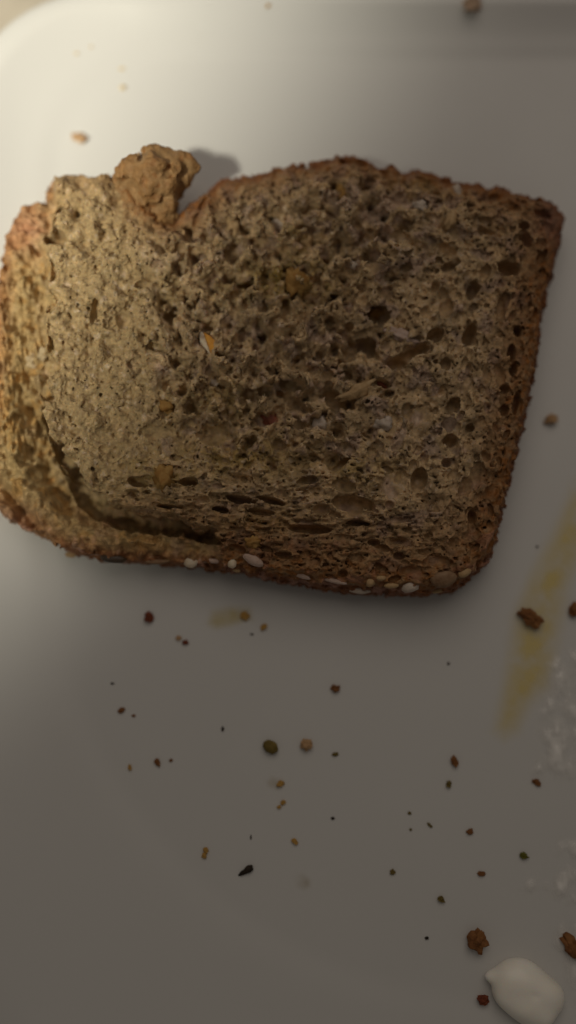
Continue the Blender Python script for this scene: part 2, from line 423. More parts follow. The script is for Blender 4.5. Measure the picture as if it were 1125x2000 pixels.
# (px, py, rx, ry in photo px, turn in degrees, depth below the skin in mm)
BIG = [(690, 987, 44, 21, -8, 4.5), (628, 995, 17, 11, 0, 2.5), (772, 952, 28, 40, -10, 1.6), (818, 938, 16, 26, -10, 4), (762, 985, 11, 10, 0, 3.5), (850, 655, 21, 14, 35, 4.5),
       (917, 655, 13, 28, -22, 4.5), (992, 525, 26, 18, 0, 4.5), (1026, 468, 12, 20, 30, 4), (1023, 443, 12, 10, 0, 3.5), (955, 455, 28, 11, -15, 3.0), (735, 612, 32, 27, 0, 3.5),
       (720, 668, 24, 34, 0, 3.2), (808, 688, 40, 13, 25, 5), (785, 704, 30, 14, 10, 5), (660, 785, 30, 18, -20, 4.5), (645, 768, 18, 14, 0, 4.0), (545, 866, 16, 14, 0, 2.6), (880, 860, 15, 13, 20, 4.5), (878, 825, 14, 22, -15, 1.8),
       (825, 815, 22, 27, 0, 1.7), (930, 930, 14, 32, -15, 2.2), (922, 1010, 9, 16, 0, 4), (605, 1033, 44, 10, -4, 5), (368, 942, 21, 10, 5, 4.5), (270, 942, 21, 11, -12, 4), (262, 965, 14, 8, 0, 2.5),
       (470, 976, 32, 8, -12, 4.5), (530, 978, 28, 7, -14, 4.0), (452, 545, 34, 9, -5, 4.5), (492, 548, 20, 13, 0, 5), (352, 490, 14, 17, 0, 3), (332, 617, 18, 23, 0, 3.2), (370, 600, 20, 24, 0, 2.6),
       (242, 625, 15, 20, 0, 2.4), (186, 610, 9, 32, -8, 2.6), (280, 560, 17, 10, 10, 2.5), (432, 697, 14, 8, -30, 4), (425, 748, 24, 7, -10, 5), (330, 752, 15, 16, 0, 3.2), (508, 658, 20, 22, 0, 2.8), (535, 645, 17, 20, 0, 3.2),
       (872, 905, 11, 9, 0, 3), (745, 750, 18, 9, -15, 3.5), (420, 850, 42, 20, 0, 2.6), (310, 845, 40, 18, 0, 1.6), (560, 520, 10, 8, 0, 3), (885, 1060, 12, 10, 0, 2.5), (730, 1060, 13, 7, 0, 3.5), (778, 1057, 18, 6, 0, 3.0),
       (670, 1120, 10, 8, 0, 2.5), (780, 1085, 12, 8, 0, 2), (980, 600, 10, 28, -8, 3), (1000, 690, 9, 22, -6, 4.5), (1003, 720, 8, 18, -15, 4.5), (1008, 790, 7, 26, -14, 3.5), (985, 760, 10, 10, 0, 3), (985, 800, 9, 12, 0, 3), (948, 890, 11, 13, 0, 3),
       (968, 835, 8, 12, 0, 2.5), (920, 835, 8, 9, 0, 2.5), (575, 785, 14, 11, 0, 3.5), (488, 770, 16, 18, 0, 3), (515, 762, 13, 10, 0, 3.6), (545, 765, 11, 9, 0, 3), (530, 815, 24, 12, 30, 3), (650, 690, 14, 10, 0, 2.6),
       (683, 636, 10, 10, 0, 3.4), (655, 575, 26, 7, -10, 2.8), (730, 520, 50, 14, 18, 1.8), (790, 400, 40, 14, 20, 1.6), (880, 520, 22, 8, 20, 3), (850, 560, 8, 12, 0, 2.6), (925, 560, 10, 14, 0, 2.6), (855, 600, 20, 17, 0, 1.5), (1012, 645, 8, 12, 0, 3),
       (600, 940, 22, 9, 10, 3.0), (670, 905, 30, 9, 25, 3.4), (430, 995, 18, 7, -8, 3), (510, 1000, 30, 6, -8, 3), (700, 1022, 28, 6, -3, 3), (330, 990, 26, 5, -6, 3.5), (205, 880, 12, 9, 0, 2), (560, 600, 12, 30, 10, 2.2), (640, 730, 13, 12, 0, 3)]
for px, py, rx, ry, a, dp in BIG:
    mx_, my_ = mm_at(px, py); i, j = int((mx_ - x0) / H), int((my_ - y0) / H)
    top = T[min(max(i, 0), NX - 1), min(max(j, 0), NY - 1)]
    pore(mx_, my_, top - dp * 0.25, rx * .095, ry * .095, dp * 0.85, math.radians(a))
# the cave under the crumb beside the peeled crust
for a, b_ in zip(CREV[7:-2], CREV[8:-1]):
    for u in np.linspace(0, 1, 13)[:-1]:
        px, py = a[0] + u * (b_[0] - a[0]), a[1] + u * (b_[1] - a[1])
        ex, ey = b_[0] - a[0], b_[1] - a[1]; L = math.hypot(ex, ey)
        nx_, ny_ = ey / L, -ex / L
        ww = (a[2] + u * (b_[2] - a[2]))
        mx_, my_ = mm_at(px + nx_ * (ww + 18), py + ny_ * (ww + 18), 5)
        pore(mx_, my_, 4.2 + .4 * rng.normal(), 3.4 + .3 * rng.normal(), 3.2, 4.6, rng.random() * 3)
flat = np.argwhere((d2 < -0.9) & (cd > 1.2 * cw))
pick = flat[rng.integers(0, len(flat), 3600)]
for i, j in pick:
    px, py = PX[i, j], PY[i, j]
    lf, tr, fl = left[i, j], tear[i, j], flap[i, j]
    u = rng.random()
    if lf > .5 and py < 930 and u < .85: continue
    if fl > .5 and u < .97: continue
    if tr > .5 and u < .45: continue
    r = 0.22 + rng.exponential(0.20 + 0.10 * (px > 650) + 0.10 * tr); r = min(r, 1.6)
    if lf > .5: r = min(r, 0.6)
    st = 1.0 + 1.1 * math.exp(-t_in[i, j] / 130) + 0.5 * low[i, j] + 0.25 * rng.random()
    ang = math.atan2(gdx[i, j], -gdy[i, j]) + rng.normal(0, .25 + .5 * tr)
    top = T[i, j]
    pore(gx[i], gy[j], top - r * rng.uniform(0.05, 0.7), r * st ** .7, r / st ** .5, r * rng.uniform(0.6, 1.5), ang)
f = np.minimum(f, np.maximum(np.maximum(d2f + 1.0, gz[None, None, :] - 1.7 - 0.25 * L2.astype(np.float32)[:, :, None]), -gz[None, None, :]))
f[:, :, 0] = 1; f[:, :, -1] = np.maximum(f[:, :, -1], .1); f[0] = f[-1] = 1; f[:, 0] = f[:, -1] = 1
co, quads = surface_nets(f, (x0, y0, z0), H)

# keep only the one connected body: drop floating specks
lab = np.arange(len(co))
e = np.concatenate([quads[:, [0, 1]], quads[:, [1, 2]], quads[:, [2, 3]]])
for _ in range(40):
    la, lb_ = lab[e[:, 0]], lab[e[:, 1]]
    m = la != lb_
    if not m.any(): break
    la, lb_ = la[m], lb_[m]
    np.minimum.at(lab, np.maximum(la, lb_), np.minimum(la, lb_))
    lab = lab[lab]; lab = lab[lab]; lab = lab[lab]
    e = e[m]
cntl = np.bincount(lab, minlength=len(co)); keepv = lab == np.argmax(cntl)
quads = quads[keepv[quads[:, 0]]]
quads = quads[~(co[quads, 2].max(1) < 0.12)]            # the flat underside rests on the plate

# light smoothing of the vertices takes off the voxel steps
for _ in range(2):
    acc = np.zeros_like(co); cn = np.zeros(len(co), dtype=np.float32)
    for a, b_ in ((0, 1), (1, 2), (2, 3), (3, 0)):
        for p, q in ((a, b_), (b_, a)):
            for d in range(3): acc[:, d] += np.bincount(quads[:, p], co[quads[:, q], d], minlength=len(co)).astype(np.float32)
            cn += np.bincount(quads[:, p], minlength=len(co)).astype(np.float32)
    co = np.where(cn[:, None] > 0, 0.65 * co + 0.35 * acc / np.maximum(cn, 1)[:, None], co)

# pigment: what the dough and the bake coloured
vi = np.clip(((co[:, 0] - x0) / H).round().astype(int), 0, NX - 1); vj = np.clip(((co[:, 1] - y0) / H).round().astype(int), 0, NY - 1)
vk = np.clip(((co[:, 2] - z0) / H).round().astype(int), 0, NZ - 1)
vp = lambda a: a[vi, vj]
nb, nm, nf = n_big[vi % 256, vj % 256, vk], n_mid[(vi + 60) % 256, (vj + 20) % 240, vk], n_fine[(vi + 9) % 232, vj % 248, vk]
nb2 = n_big[(vi + 120) % 256, (vj + 90) % 256, vk]
flap_tint = sstep(26, -46, poly_sd(PX, PY, [(108, 405), (100, 470), (94, 520), (88, 640), (90, 700), (76, 760), (84, 830), (108, 900), (150, 965), (195, 1002), (300, 1020), (420, 1050),
                                     (440, 1200), (-200, 1200), (-200, 300), (98, 300)]) + 14 * L1 + 6 * L2)
vpx, vpy, vt, vfl = vp(PX), vp(PY), vp(t_in), vp(flap_tint)
def lerp(c, col, wgt): return c + (np.asarray(col, dtype=np.float64)[None, :] - c) * np.clip(wgt, 0, 1)[:, None]
c = np.tile(np.array([0.485, 0.345, 0.195]), (len(co), 1))
c = lerp(c, (0.425, 0.305, 0.155), vp(left) * .9)
c = lerp(c, (0.40, 0.285, 0.22), 0.75 * sstep(.1, 1.4, nb + 1.1 * np.exp(-(((vpx - 740) / 160) ** 2 + ((vpy - 420) / 90) ** 2)) - .2) * (1 - vp(left)))
for qx, qy, rx, ry, k in ((560, 545, 110, 40, 1), (470, 890, 120, 45, .8), (320, 920, 60, 30, .7), (430, 780, 60, 50, .5), (700, 920, 90, 35, .5), (590, 470, 50, 30, .6), (860, 350, 100, 25, .7), (480, 1020, 120, 30, .5)):
    c = lerp(c, (0.43, 0.29, 0.085), k * np.exp(-(((vpx - qx) / rx) ** 2 + ((vpy - qy) / ry) ** 2)) * sstep(-1.2, 1.0, nm + nb2))
c = lerp(c, (0.50, 0.40, 0.30), 0.55 * sstep(.9, 2.0, nm))
c = lerp(c, (0.30, 0.20, 0.11), 0.5 * sstep(.9, 2.0, -nm))
c *= (1 - 0.16 * np.clip(nb2, -1.2, 1.2) * (1 - vp(left)))[:, None]
browning = np.exp(-(np.clip(vt - 14, 0, None) / (38 + 64 * sstep(900, 1050, vpy) + 40 * sstep(880, 1000, vpx))) ** 1.4) * np.where((vpx < 240) & (vpy < 980), .35, 1.0)
c = lerp(c, (0.235, 0.095, 0.026), browning * (0.88 + .15 * nm))
c = lerp(c, (0.42, 0.295, 0.135), vfl * .9)
c = lerp(c, (0.44, 0.26, 0.09), vfl * .9 * sstep(.1, 1.8, nb + .5 * nm + .8 * np.exp(-np.clip(vt, 0, None) / 30)))
c = lerp(c, (0.40, 0.215, 0.10), vfl * sstep(50, 10, vt) * .6)
c = lerp(c, (0.42, 0.20, 0.115), vfl * np.exp(-(((vpx - 55) / 50) ** 2 + ((vpy - 445) / 45) ** 2)) * 0.8)
c = lerp(c, (0.36, 0.20, 0.12), .6 * np.exp(-(((vpx - 20) / 60) ** 2 + ((vpy - 1010) / 40) ** 2)))
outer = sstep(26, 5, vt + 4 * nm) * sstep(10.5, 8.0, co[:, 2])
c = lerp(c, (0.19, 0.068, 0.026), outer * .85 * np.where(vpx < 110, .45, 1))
c = lerp(c, (0.21, 0.10, 0.07), .8 * np.exp(-(((vpx - 1078) / 32) ** 2 + ((vpy - 425) / 42) ** 2)))
c = lerp(c, (0.42, 0.24, 0.19), .6 * sstep(.6, 1.6, nb2 + .6 * nm) * np.exp(-np.clip(vt, 0, None) / 35) * sstep(980, 1040, vpy))
c *= (1 + 0.10 * nf + 0.07 * nm)[:, None]
c = np.clip(c, 0.02, 0.8)

def sub_mesh(name, sel):
    q = quads[sel]; used = np.unique(q)
    remap = np.full(len(co), -1, dtype=np.int64); remap[used] = np.arange(len(used))
    v = co[used] / 1000; v = v + np.array([-BASE.x, -BASE.y, FLOOR - BASE.z])
    me = mesh(name, v, remap[q]); color_attr(me, c[used]); return me
BASE = Vector(((x0 + x1) / 2000, (y0 + y1) / 2000, FLOOR))
crust_v = (vt + 7 * nm < np.where(vpy > 980, 62, 34)) | (vp(flap) > .5)
cq = crust_v[quads].sum(1) >= 2
bread = bpy.data.objects.new('bread_slice', None); COL.objects.link(bread); bread.location = BASE; bread.empty_display_size = 0.02
tag(bread, 'torn slice of brown wholegrain bread with seeded crust lying on the plate', 'bread')
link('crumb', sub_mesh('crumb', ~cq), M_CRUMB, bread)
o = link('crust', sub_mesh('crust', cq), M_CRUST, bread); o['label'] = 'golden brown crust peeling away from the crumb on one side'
print('bread quads', len(quads))
del f, depth_w, side_w

# loose torn fibres standing on the crumb
def fibres(name, cand, count, lmin, lmax, col, mat):
    ids = cand[rng.integers(0, len(cand), count)]
    V, F, C = [], [], []
    for v_ in ids:
        p = co[v_]; L = rng.uniform(lmin, lmax); a = rng.uniform(0, 2 * math.pi); up = rng.uniform(.15, .8)
        d = np.array([math.cos(a), math.sin(a), up]); d /= np.linalg.norm(d)
        s_ = np.cross(d, rng.normal(size=3)); s_ /= np.linalg.norm(s_); n_ = np.cross(s_, d); wd = rng.uniform(.018, .055)
        mid = p + d * L * .5 + n_ * L * rng.uniform(-.2, .2); b0 = len(V)
        for q_, w_ in ((p - d * .15, 1.3), (mid, 1.0)):
            for k_ in range(3):
                an = 2 * math.pi * k_ / 3; V.append(q_ + (s_ * math.cos(an) + n_ * math.sin(an)) * wd * w_)
        V.append(p + d * L)
        for k_ in range(3):
            j_ = (k_ + 1) % 3
            F += [(b0 + k_, b0 + j_, b0 + 3 + j_), (b0 + k_, b0 + 3 + j_, b0 + 3 + k_), (b0 + 3 + k_, b0 + 3 + j_, b0 + 6)]
        C += [c[v_] * (1 - col) + col * np.array([.56, .46, .32])] * 7
    me = mesh(name, np.array(V) / 1000 + np.array([-BASE.x, -BASE.y, FLOOR - BASE.z]), F); color_attr(me, np.array(C))
    o = link(name, me, mat, bread); o['kind'] = 'stuff'; return o
used_v = np.zeros(len(co), dtype=bool); used_v[quads.ravel()] = True
hi = used_v & (co[:, 2] > vp(T) - 0.9) & (co[:, 2] > 4)
fibres('torn_fibres', np.nonzero(hi & ~crust_v)[0], 7000, .2, .75, .3, M_CRUMB)
fibres('crust_flakes', np.nonzero(hi & crust_v)[0], 450, .25, .7, .1, M_CRUST)

# ------------------------------------------------------------------ torn lump of crust standing up at the notch
hl = 0.2
cx, cy = mm_at(305, 340, 13.0)
lx, ly, lz = cx - 10, cy - 13, 2.0
n1 = (105, 125, 92)
gxx, gyy, gzz = np.meshgrid(lx + np.arange(n1[0]) * hl, ly + np.arange(n1[1]) * hl, lz + np.arange(n1[2]) * hl, indexing='ij')
def ell(px, py, z, rx, ry, rz):
    a, b_ = mm_at(px, py, z)
    return (np.sqrt(((gxx - a) / rx) ** 2 + ((gyy - b_) / ry) ** 2 + ((gzz - z) / rz) ** 2) - 1) * min(rx, ry, rz)
def smin(a, b_, k):
    h_ = np.clip(.5 + .5 * (b_ - a) / k, 0, 1); return b_ * (1 - h_) + a * h_ - k * h_ * (1 - h_)
g_ = smin(ell(300, 336, 13.2, 5.9, 4.9, 3.8), ell(350, 328, 12.4, 3.4, 2.6, 2.4), 1.8)
g_ = smin(g_, ell(258, 352, 11.6, 3.4, 2.6, 3.0), 1.6)
g_ = smin(g_, ell(275, 385, 10.0, 3.6, 3.0, 3.4), 1.8)
g_ = smin(g_, ell(322, 375, 10.8, 3.2, 4.8, 3.2), 1.6)
g_ = smin(g_, ell(335, 408, 8.6, 2.0, 3.2, 3.6), 1.2)
nl1, nl2, nl3 = noise_tile((112, 128, 96), (13, 13, 13), 11), noise_tile((112, 128, 96), (4.5, 4.5, 4.5), 12), noise_tile((112, 128, 96), (1.6, 1.6, 1.6), 13)
fold = noise_tile((112, 128, 96), (4, 14, 8), 14)
q = lambda t_: tiled(t_, n1)
g_ = (g_ + .45 * q(nl1) + .25 * np.abs(q(nl1)) - .1 + .085 * q(nl2) + .045 * q(nl3) + .07 * q(fold)).astype(np.float32)
g_[0] = g_[-1] = 1; g_[:, 0] = g_[:, -1] = 1; g_[:, :, 0] = g_[:, :, -1] = 1
lc, lq = surface_nets(g_, (lx, ly, lz), hl)
ii = np.clip(((lc - np.array([lx, ly, lz])) / hl).round().astype(int), 0, np.array(n1) - 1)
m1, m2 = nl1[ii[:, 0], ii[:, 1], ii[:, 2]], nl2[ii[:, 0], ii[:, 1], ii[:, 2]]
cl = lerp(np.tile(np.array([0.30, 0.165, 0.065]), (len(lc), 1)), (0.36, 0.22, 0.10), sstep(-1, 1, m1 + .5 * m2))
cl = lerp(cl, (0.29, 0.145, 0.055), sstep(.5, 1.8, m2 - .3 * m1))
lm = mesh('torn_lump', lc / 1000 + np.array([-BASE.x, -BASE.y, 0]), lq); color_attr(lm, cl)
o = link('torn_lump', lm, M_CRUST, bread); o['label'] = 'raised knob of torn golden crust at the notch'

# ------------------------------------------------------------------ small bodies: seeds, grains, crumbs
def blob(name, r, seed, rough=0.25, sub=2, freq=1.2, squash=(1, 1, 1), facet=False):
    bm = bmesh.new(); bmesh.ops.create_icosphere(bm, subdivisions=sub, radius=1)
    s = Vector((seed * 7.13, seed * 3.7, seed * 1.9))
    for v in bm.verts:
        d = v.co.normalized()
        k = 1 + rough * (mnoise.noise(d * freq + s) * 1.4 + 0.6 * mnoise.noise(d * freq * 2.7 + s) + .35 * mnoise.noise(d * freq * 6 + s))
        v.co = Vector((d.x * squash[0], d.y * squash[1], d.z * squash[2])) * k * r
    me = bpy.data.meshes.new(name); bm.to_mesh(me); bm.free()
    me.polygons.foreach_set('use_smooth', np.full(len(me.polygons), not facet))
    return me

MATS = {}
def cmat(key, c1, c2, rough=.75, spec=.25, sss=0.0):
    if key not in MATS: MATS[key] = mottled(key, c1, c2, 700, rough, spec, 0.00015, 2500, sss)
    return MATS[key]
cmat('cream_grain', (0.62, 0.50, 0.36), (0.72, 0.62, 0.48), .5, .35, .2)
cmat('pink_oat', (0.46, 0.33, 0.26), (0.56, 0.42, 0.35), .55, .3, .1)
cmat('pale_oat', (0.48, 0.39, 0.31), (0.60, 0.51, 0.43), .6, .3, .1)
cmat('tan_grain', (0.42, 0.27, 0.13), (0.52, 0.36, 0.19), .6, .3)
cmat('dark_seed', (0.035, 0.022, 0.014), (0.07, 0.042, 0.022), .4, .45)
cmat('brown_husk', (0.20, 0.11, 0.055), (0.30, 0.19, 0.11), .6, .3)
cmat('orange_grain', (0.58, 0.24, 0.03), (0.72, 0.36, 0.05), .45, .4, .15)
cmat('amber_grain', (0.30, 0.15, 0.04), (0.41, 0.25, 0.085), .7, .2)
cmat('flap_fluff', (0.46, 0.35, 0.20), (0.56, 0.44, 0.28), .8, .15)
cmat('red_husk', (0.20, 0.055, 0.03), (0.29, 0.10, 0.05), .5, .35)

cow = co / 1000 + np.array([0, 0, FLOOR]); cow = cow[used_v]
def on_bread(px, py):
    """the point of the bread's surface that the photo shows at this pixel"""
    for k in range(12):
        d = np.array((W(px, py - 3 * k, 0) - CPOS).normalized()); r_ = cow - np.array(CPOS)
        t_ = r_ @ d; off = np.linalg.norm(r_ - t_[:, None] * d, axis=1)
        m_ = off < 0.00025
        if m_.any(): return Vector(cow[m_][np.argmin(t_[m_])]), k
    return W(px, py, .006), 0
def top_at(px, py):
    x, y = mm_at(px, py); i, j = int((x - x0) / H), int((y - y0) / H)
    return T[min(max(i, 0), NX - 1), min(max(j, 0), NY - 1)]
# on the flank of the bottom crust: px, py, half length, half height (px), turn, material, name
SEEDS = [(371, 1100, 13, 11, 0, 'cream_grain', 'grain'), (455, 1100, 9, 8, 20, 'cream_grain', 'grain'), (494, 1095, 22, 9, -28, 'pink_oat', 'oat_flake'), (461, 1115, 10, 5, -20, 'tan_grain', 'grain'),
         (801, 1149, 18, 10, 12, 'pale_oat', 'oat_flake'), (702, 1156, 21, 6, -3, 'pale_oat', 'oat_flake'), (723, 1139, 9, 9, 60, 'tan_grain', 'grain'), (655, 1136, 24, 5, -12, 'pink_oat', 'oat_flake'), (590, 1127, 18, 5, -18, 'pink_oat', 'oat_flake'),
         (222, 1093, 26, 10, -8, 'dark_seed', 'seed'), (308, 1097, 22, 5, 2, 'brown_husk', 'husk'), (322, 1097, 11, 4, 4, 'tan_grain', 'grain'), (866, 1133, 26, 16, 15, 'brown_husk', 'husk'), (908, 1121, 14, 8, 25, 'tan_grain', 'grain'), (856, 1155, 14, 5, 12, 'tan_grain', 'grain'),
         (414, 1094, 24, 5, -4, 'pink_oat', 'oat_flake'), (765, 1146, 14, 5, 0, 'tan_grain', 'grain'), (138, 1087, 12, 6, 0, 'tan_grain', 'grain'), (745, 1128, 10, 5, 0, 'tan_grain', 'grain')]
for k, (px, py, a, b_, rot, mk, nm_) in enumerate(SEEDS):
    p, k_ = on_bread(px, py)
    me = blob(nm_, 1e-4, 40 + k, .14, 2, 1.0, (a, b_, min(b_, 9)))
    o = link(nm_, me, MATS[mk], bread)
    o.location = p - BASE + Vector((0, -0.00012 * k_, 0)); o.rotation_euler = (0.35, 0, math.radians(rot))
# grains lodged in the torn face
GR = [(577, 550, 19, 24, 10, 'amber_grain', .0), (738, 606, 22, 15, 0, 'amber_grain', -1.2), (318, 930, 18, 24, 0, 'amber_grain', -.9), (320, 792, 17, 13, 0, 'amber_grain', -.8),
      (418, 750, 8, 7, 0, 'pale_oat', .1), (600, 470, 12, 16, 20, 'tan_grain', .1), (690, 520, 6, 7, 0, 'pale_oat', .3), (893, 375, 9, 14, 0, 'pale_oat', 0), (668, 376, 10, 18, 10, 'amber_grain', -.3),
      (545, 437, 12, 10, 0, 'pale_oat', 0), (748, 752, 20, 9, -30, 'red_husk', -.8), (530, 818, 18, 24, 20, 'red_husk', -1.2), (497, 1058, 14, 10, 0, 'amber_grain', .1), (625, 828, 14, 15, 0, 'pale_oat', -.5), (750, 828, 18, 12, 0, 'pale_oat', -.5),
      (700, 760, 40, 12, 25, 'tan_grain', -.6), (785, 655, 32, 13, -24, 'pink_oat', 0), (878, 430, 10, 20, -20, 'tan_grain', -.4), (822, 400, 14, 9, 0, 'pale_oat', -.4), (60, 702, 12, 14, 0, 'flap_fluff', 0), (82, 692, 10, 12, 0, 'flap_fluff', 0), (455, 440, 14, 24, 10, 'tan_grain', -.6)]
for k, (px, py, a, b_, rot, mk, dz) in enumerate(GR):
    tz = top_at(px, py) + dz - .055 * min(a, b_)
    me = blob('grain', 1e-4, 90 + k, .5, 3, 2.0, (a, b_, min(a, b_)))
    o = link('grain', me, MATS[mk], bread); o.location = on_bread(px, py)[0] - BASE + Vector((0, 0, -0.00004 * min(a, b_))); o.rotation_euler = (.1, .1, math.radians(rot))
# the bright orange chip with its pale rind
def chip(name, pts, z, th, mat, tilt=(0, 0, 0), bev=0.00012):
    bm = bmesh.new(); c0 = W(sum(p[0] for p in pts) / len(pts), sum(p[1] for p in pts) / len(pts), z)
    vs = [bm.verts.new(W(x, y, z) - c0) for x, y in pts]
    fc = bm.faces.new(vs); 
    if fc.normal.z < 0: fc.normal_flip()
    r = bmesh.ops.extrude_face_region(bm, geom=[fc])
    bmesh.ops.translate(bm, verts=[v for v in r['geom'] if isinstance(v, bmesh.types.BMVert)], vec=(0, 0, -th))
    bmesh.ops.recalc_face_normals(bm, faces=bm.faces)
    bmesh.ops.bevel(bm, geom=list(bm.edges), offset=bev, segments=2, affect='EDGES')
    me = bpy.data.meshes.new(name); bm.to_mesh(me); bm.free()
    o = link(name, me, mat, bread); o.location = c0 - BASE; o.rotation_euler = tilt
    return o
zt = on_bread(410, 668)[0].z - FLOOR + 0.0006
o = chip('grain_chip', [(398, 650), (411, 657), (432, 676), (427, 687), (413, 691)], zt, .0012, MATS['orange_grain'], (.1, .25, 0)); o['label'] = 'bright orange chip of grain with pale rind'
rind = chip('rind', [(389, 648), (397, 650), (413, 691), (408, 689), (392, 668)], zt - .0001, .0012, MATS['cream_grain'], (.1, .25, 0))
rind.parent = o; bpy.context.view_layer.update(); rind.matrix_parent_inverse = Matrix.Translation(o.location).inverted() if False else (Matrix.Translation(o.location) @ o.rotation_euler.to_matrix().to_4x4()).inverted()

# ------------------------------------------------------------------ crumbs on the plate
cmat('crumb_tan', (0.40, 0.24, 0.12), (0.52, 0.34, 0.19))
cmat('crumb_pinkish', (0.42, 0.29, 0.20), (0.52, 0.38, 0.28))
cmat('crumb_brown', (0.16, 0.062, 0.020), (0.27, 0.12, 0.040))
cmat('crumb_red', (0.13, 0.030, 0.014), (0.22, 0.06, 0.025))
cmat('crumb_ochre', (0.40, 0.22, 0.05), (0.52, 0.32, 0.10))
cmat('crumb_olive', (0.12, 0.085, 0.02), (0.20, 0.14, 0.035))
cmat('crumb_black', (0.018, 0.013, 0.009), (0.045, 0.03, 0.018))
cmat('crumb_pale', (0.60, 0.46, 0.24), (0.70, 0.56, 0.34))
cmat('crumb_green', (0.10, 0.10, 0.012), (0.17, 0.15, 0.02))
TINY = {'crumb_brown': ('small reddish brown bread crumb lying on the bare white plate', 'small brown crumbs on the plate'),
        'crumb_black': ('lone tiny black speck on bare plate away from other crumbs', 'black specks on the plate'),
        'crumb_ochre': ('small ochre yellow crumb on the bare white plate', 'ochre crumbs on the plate'),
        'crumb_olive': ('small dark olive speck on the bare white plate', 'olive specks on the plate')}
